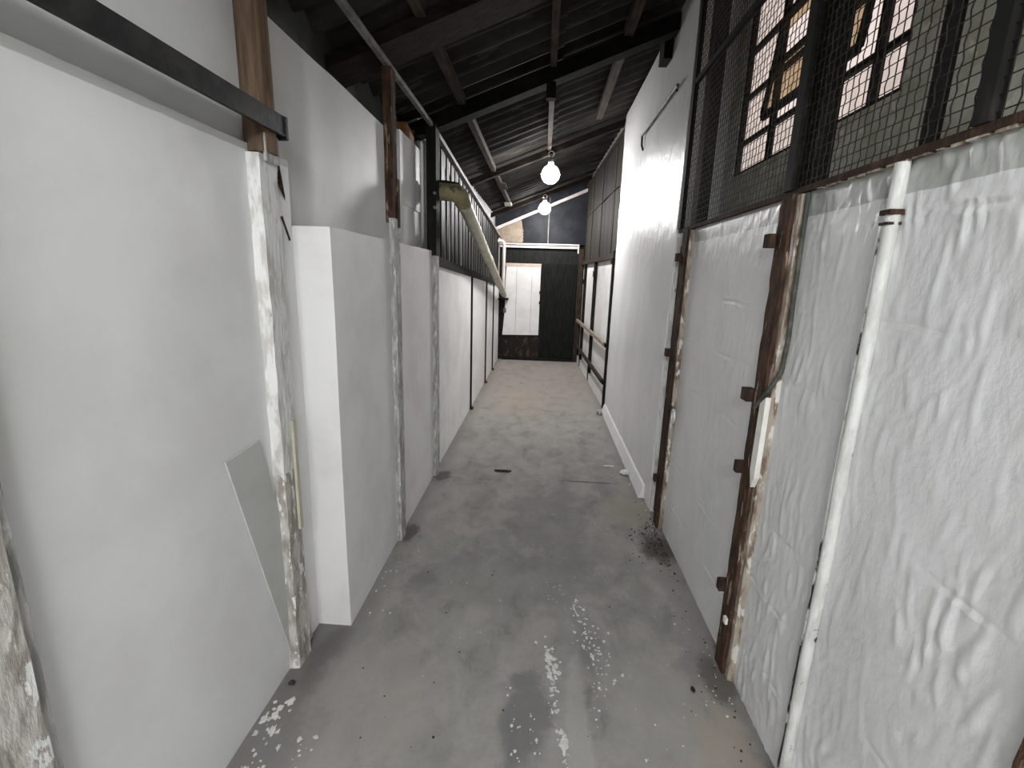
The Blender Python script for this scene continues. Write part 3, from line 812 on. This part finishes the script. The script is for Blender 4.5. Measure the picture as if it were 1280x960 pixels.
# ------------------------------------------------------------------ things on the floor
tw = MB().tube([(-.317, 3.485, .008), (-.27, 3.478, .010), (-.22, 3.482, .009), (-.184, 3.487, .007)], [.006, .010, .010, .005], 8)
tag(tw.build('twig', 'dirt'), 'short dark stick lying mid floor', 'stick')
def lump(name, c, r, m, seed, flat=.6):
    mb = MB(); n = 10; vs = []; fs = []
    for i in range(7):
        a = math.pi * i / 6
        for k in range(n):
            b = 2 * math.pi * k / n
            d = Vector((math.sin(a) * math.cos(b), math.sin(a) * math.sin(b), -math.cos(a)))
            h = 1 + .55 * noise.noise(d * 2.2 + Vector((seed, 0, 0)))
            vs.append((c[0] + d.x * r[0] * h, c[1] + d.y * r[1] * h, max(.0005, c[2] + d.z * r[2] * h)))
    for i in range(6):
        for k in range(n): fs.append((i * n + k, i * n + (k + 1) % n, (i + 1) * n + (k + 1) % n, (i + 1) * n + k))
    return mb.add(vs, fs).build(name, m)
tag(lump('plaster_lump', (.705, 3.56, .015), (.035, .03, .022), 'peel', 1), 'crumpled grey white plaster lump by the foot of the tall wall', 'rubble')
tag(lump('plaster_chip', (.60, 3.70, .004), (.05, .012, .005), 'splat', 2), 'thin white plaster flake beside the plaster lump', 'rubble')
tag(lump('dirt_clod', (.629, 1.535, .003), (.008, .014, .005), 'dirt', 3), 'small black clod on the floor near the brown rusty post', 'rubble')
tag(lump('dirt_clod', (-.865, 1.425, .004), (.014, .010, .006), 'dirt', 4), 'small black clod against the foot of the leaning grey offcut', 'rubble')
tag(lump('plaster_lump', (.70, 5.25, .02), (.03, .05, .03), 'peel_low', 6), 'grey lump at the foot of the thick black far post', 'rubble')
# grit at the foot of the dark post
random.seed(11); mb = MB()
def blob(mb, x, y, rx, ry, h, n=11):
    x = max(min(x, .755), -.885 if y < 1.72 else -.745)
    s = random.random() * 99; vs = []
    for k in range(n):
        a = 2 * math.pi * k / n; q = 1 + .8 * noise.noise(Vector((math.cos(a) * 1.9 + s, math.sin(a) * 1.9, 0)))
        vs.append((x + rx * q * math.cos(a), y + ry * q * math.sin(a), .0006))
    for k in range(n):
        vs.append((x + (vs[k][0] - x) * .7, y + (vs[k][1] - y) * .7, h))
    mb.add(vs, [(k, (k + 1) % n, n + (k + 1) % n, n + k) for k in range(n)] + [list(range(n, 2 * n))])
for i in range(170):
    d = abs(random.gauss(0, .10))
    x = .765 - d * random.random() ** .7; yv = 2.60 + random.gauss(0, .14)
    r = random.uniform(.0015, .0065); blob(mb, min(x, .775), yv, r, r * random.uniform(.6, 1.6), r * random.uniform(.3, .8), 6)
for i in range(60):
    yv = random.uniform(1.0, 3.0); r = random.uniform(.0015, .005)
    blob(mb, .77 - abs(random.gauss(0, .07)), yv, r, r, r * .6, 6)
for i in range(30):
    r = random.uniform(.0015, .005); blob(mb, random.uniform(-.7, .6), random.uniform(1.15, 2.6), r, r, r * .4, 6)
tag(mb.build('floor_grit', 'dirt'), 'black grit scattered along the foot of the right wall', 'grit', kind='stuff')
# white paint drips
random.seed(5); mb = MB()
def scatter(n, x0, y0, x1, y1, sx, r0, r1, el=1.4):
    for i in range(n):
        t = random.random(); r = random.uniform(r0, r1) * random.random() ** .6
        blob(mb, x0 + (x1 - x0) * t + random.gauss(0, sx), y0 + (y1 - y0) * t + random.gauss(0, sx * 1.5), max(r, .0012), max(r, .0012) * random.uniform(.8, el), .001 + .0022 * random.random())
scatter(46, .085, 1.72, .10, 1.55, .014, .003, .014)
scatter(60, .10, 1.58, .11, 1.38, .010, .002, .008)
scatter(26, .125, 1.36, .15, 1.14, .008, .004, .016, 2.2)
scatter(60, .22, 2.0, .24, 1.75, .022, .002, .008)
scatter(60, .25, 1.82, .35, 1.55, .030, .002, .008)
scatter(30, .27, 1.75, .27, 1.40, .018, .002, .006)
scatter(16, .13, 2.15, .16, 1.95, .03, .002, .005)
scatter(12, -.05, 1.50, -.02, 1.22, .012, .003, .008)
scatter(12, .02, 1.40, .05, 1.20, .010, .002, .006)
scatter(60, -.87, 1.34, -.80, 1.02, .022, .003, .014, 2.0)
scatter(14, -.72, 1.22, -.66, 1.08, .02, .003, .012)
scatter(30, .66, 2.0, .74, 1.5, .05, .002, .006)
scatter(30, .40, 1.5, .55, 1.15, .10, .0015, .005)
scatter(24, .72, 3.4, .77, 2.7, .02, .002, .008)
scatter(14, -.70, 2.3, -.72, 1.8, .03, .002, .007)
scatter(40, 0, 2.6, 0, 1.4, .32, .001, .003)
tag(mb.build('paint_drips', 'splat'), 'dried white paint drips spattered over the near floor', 'paint', kind='stuff')
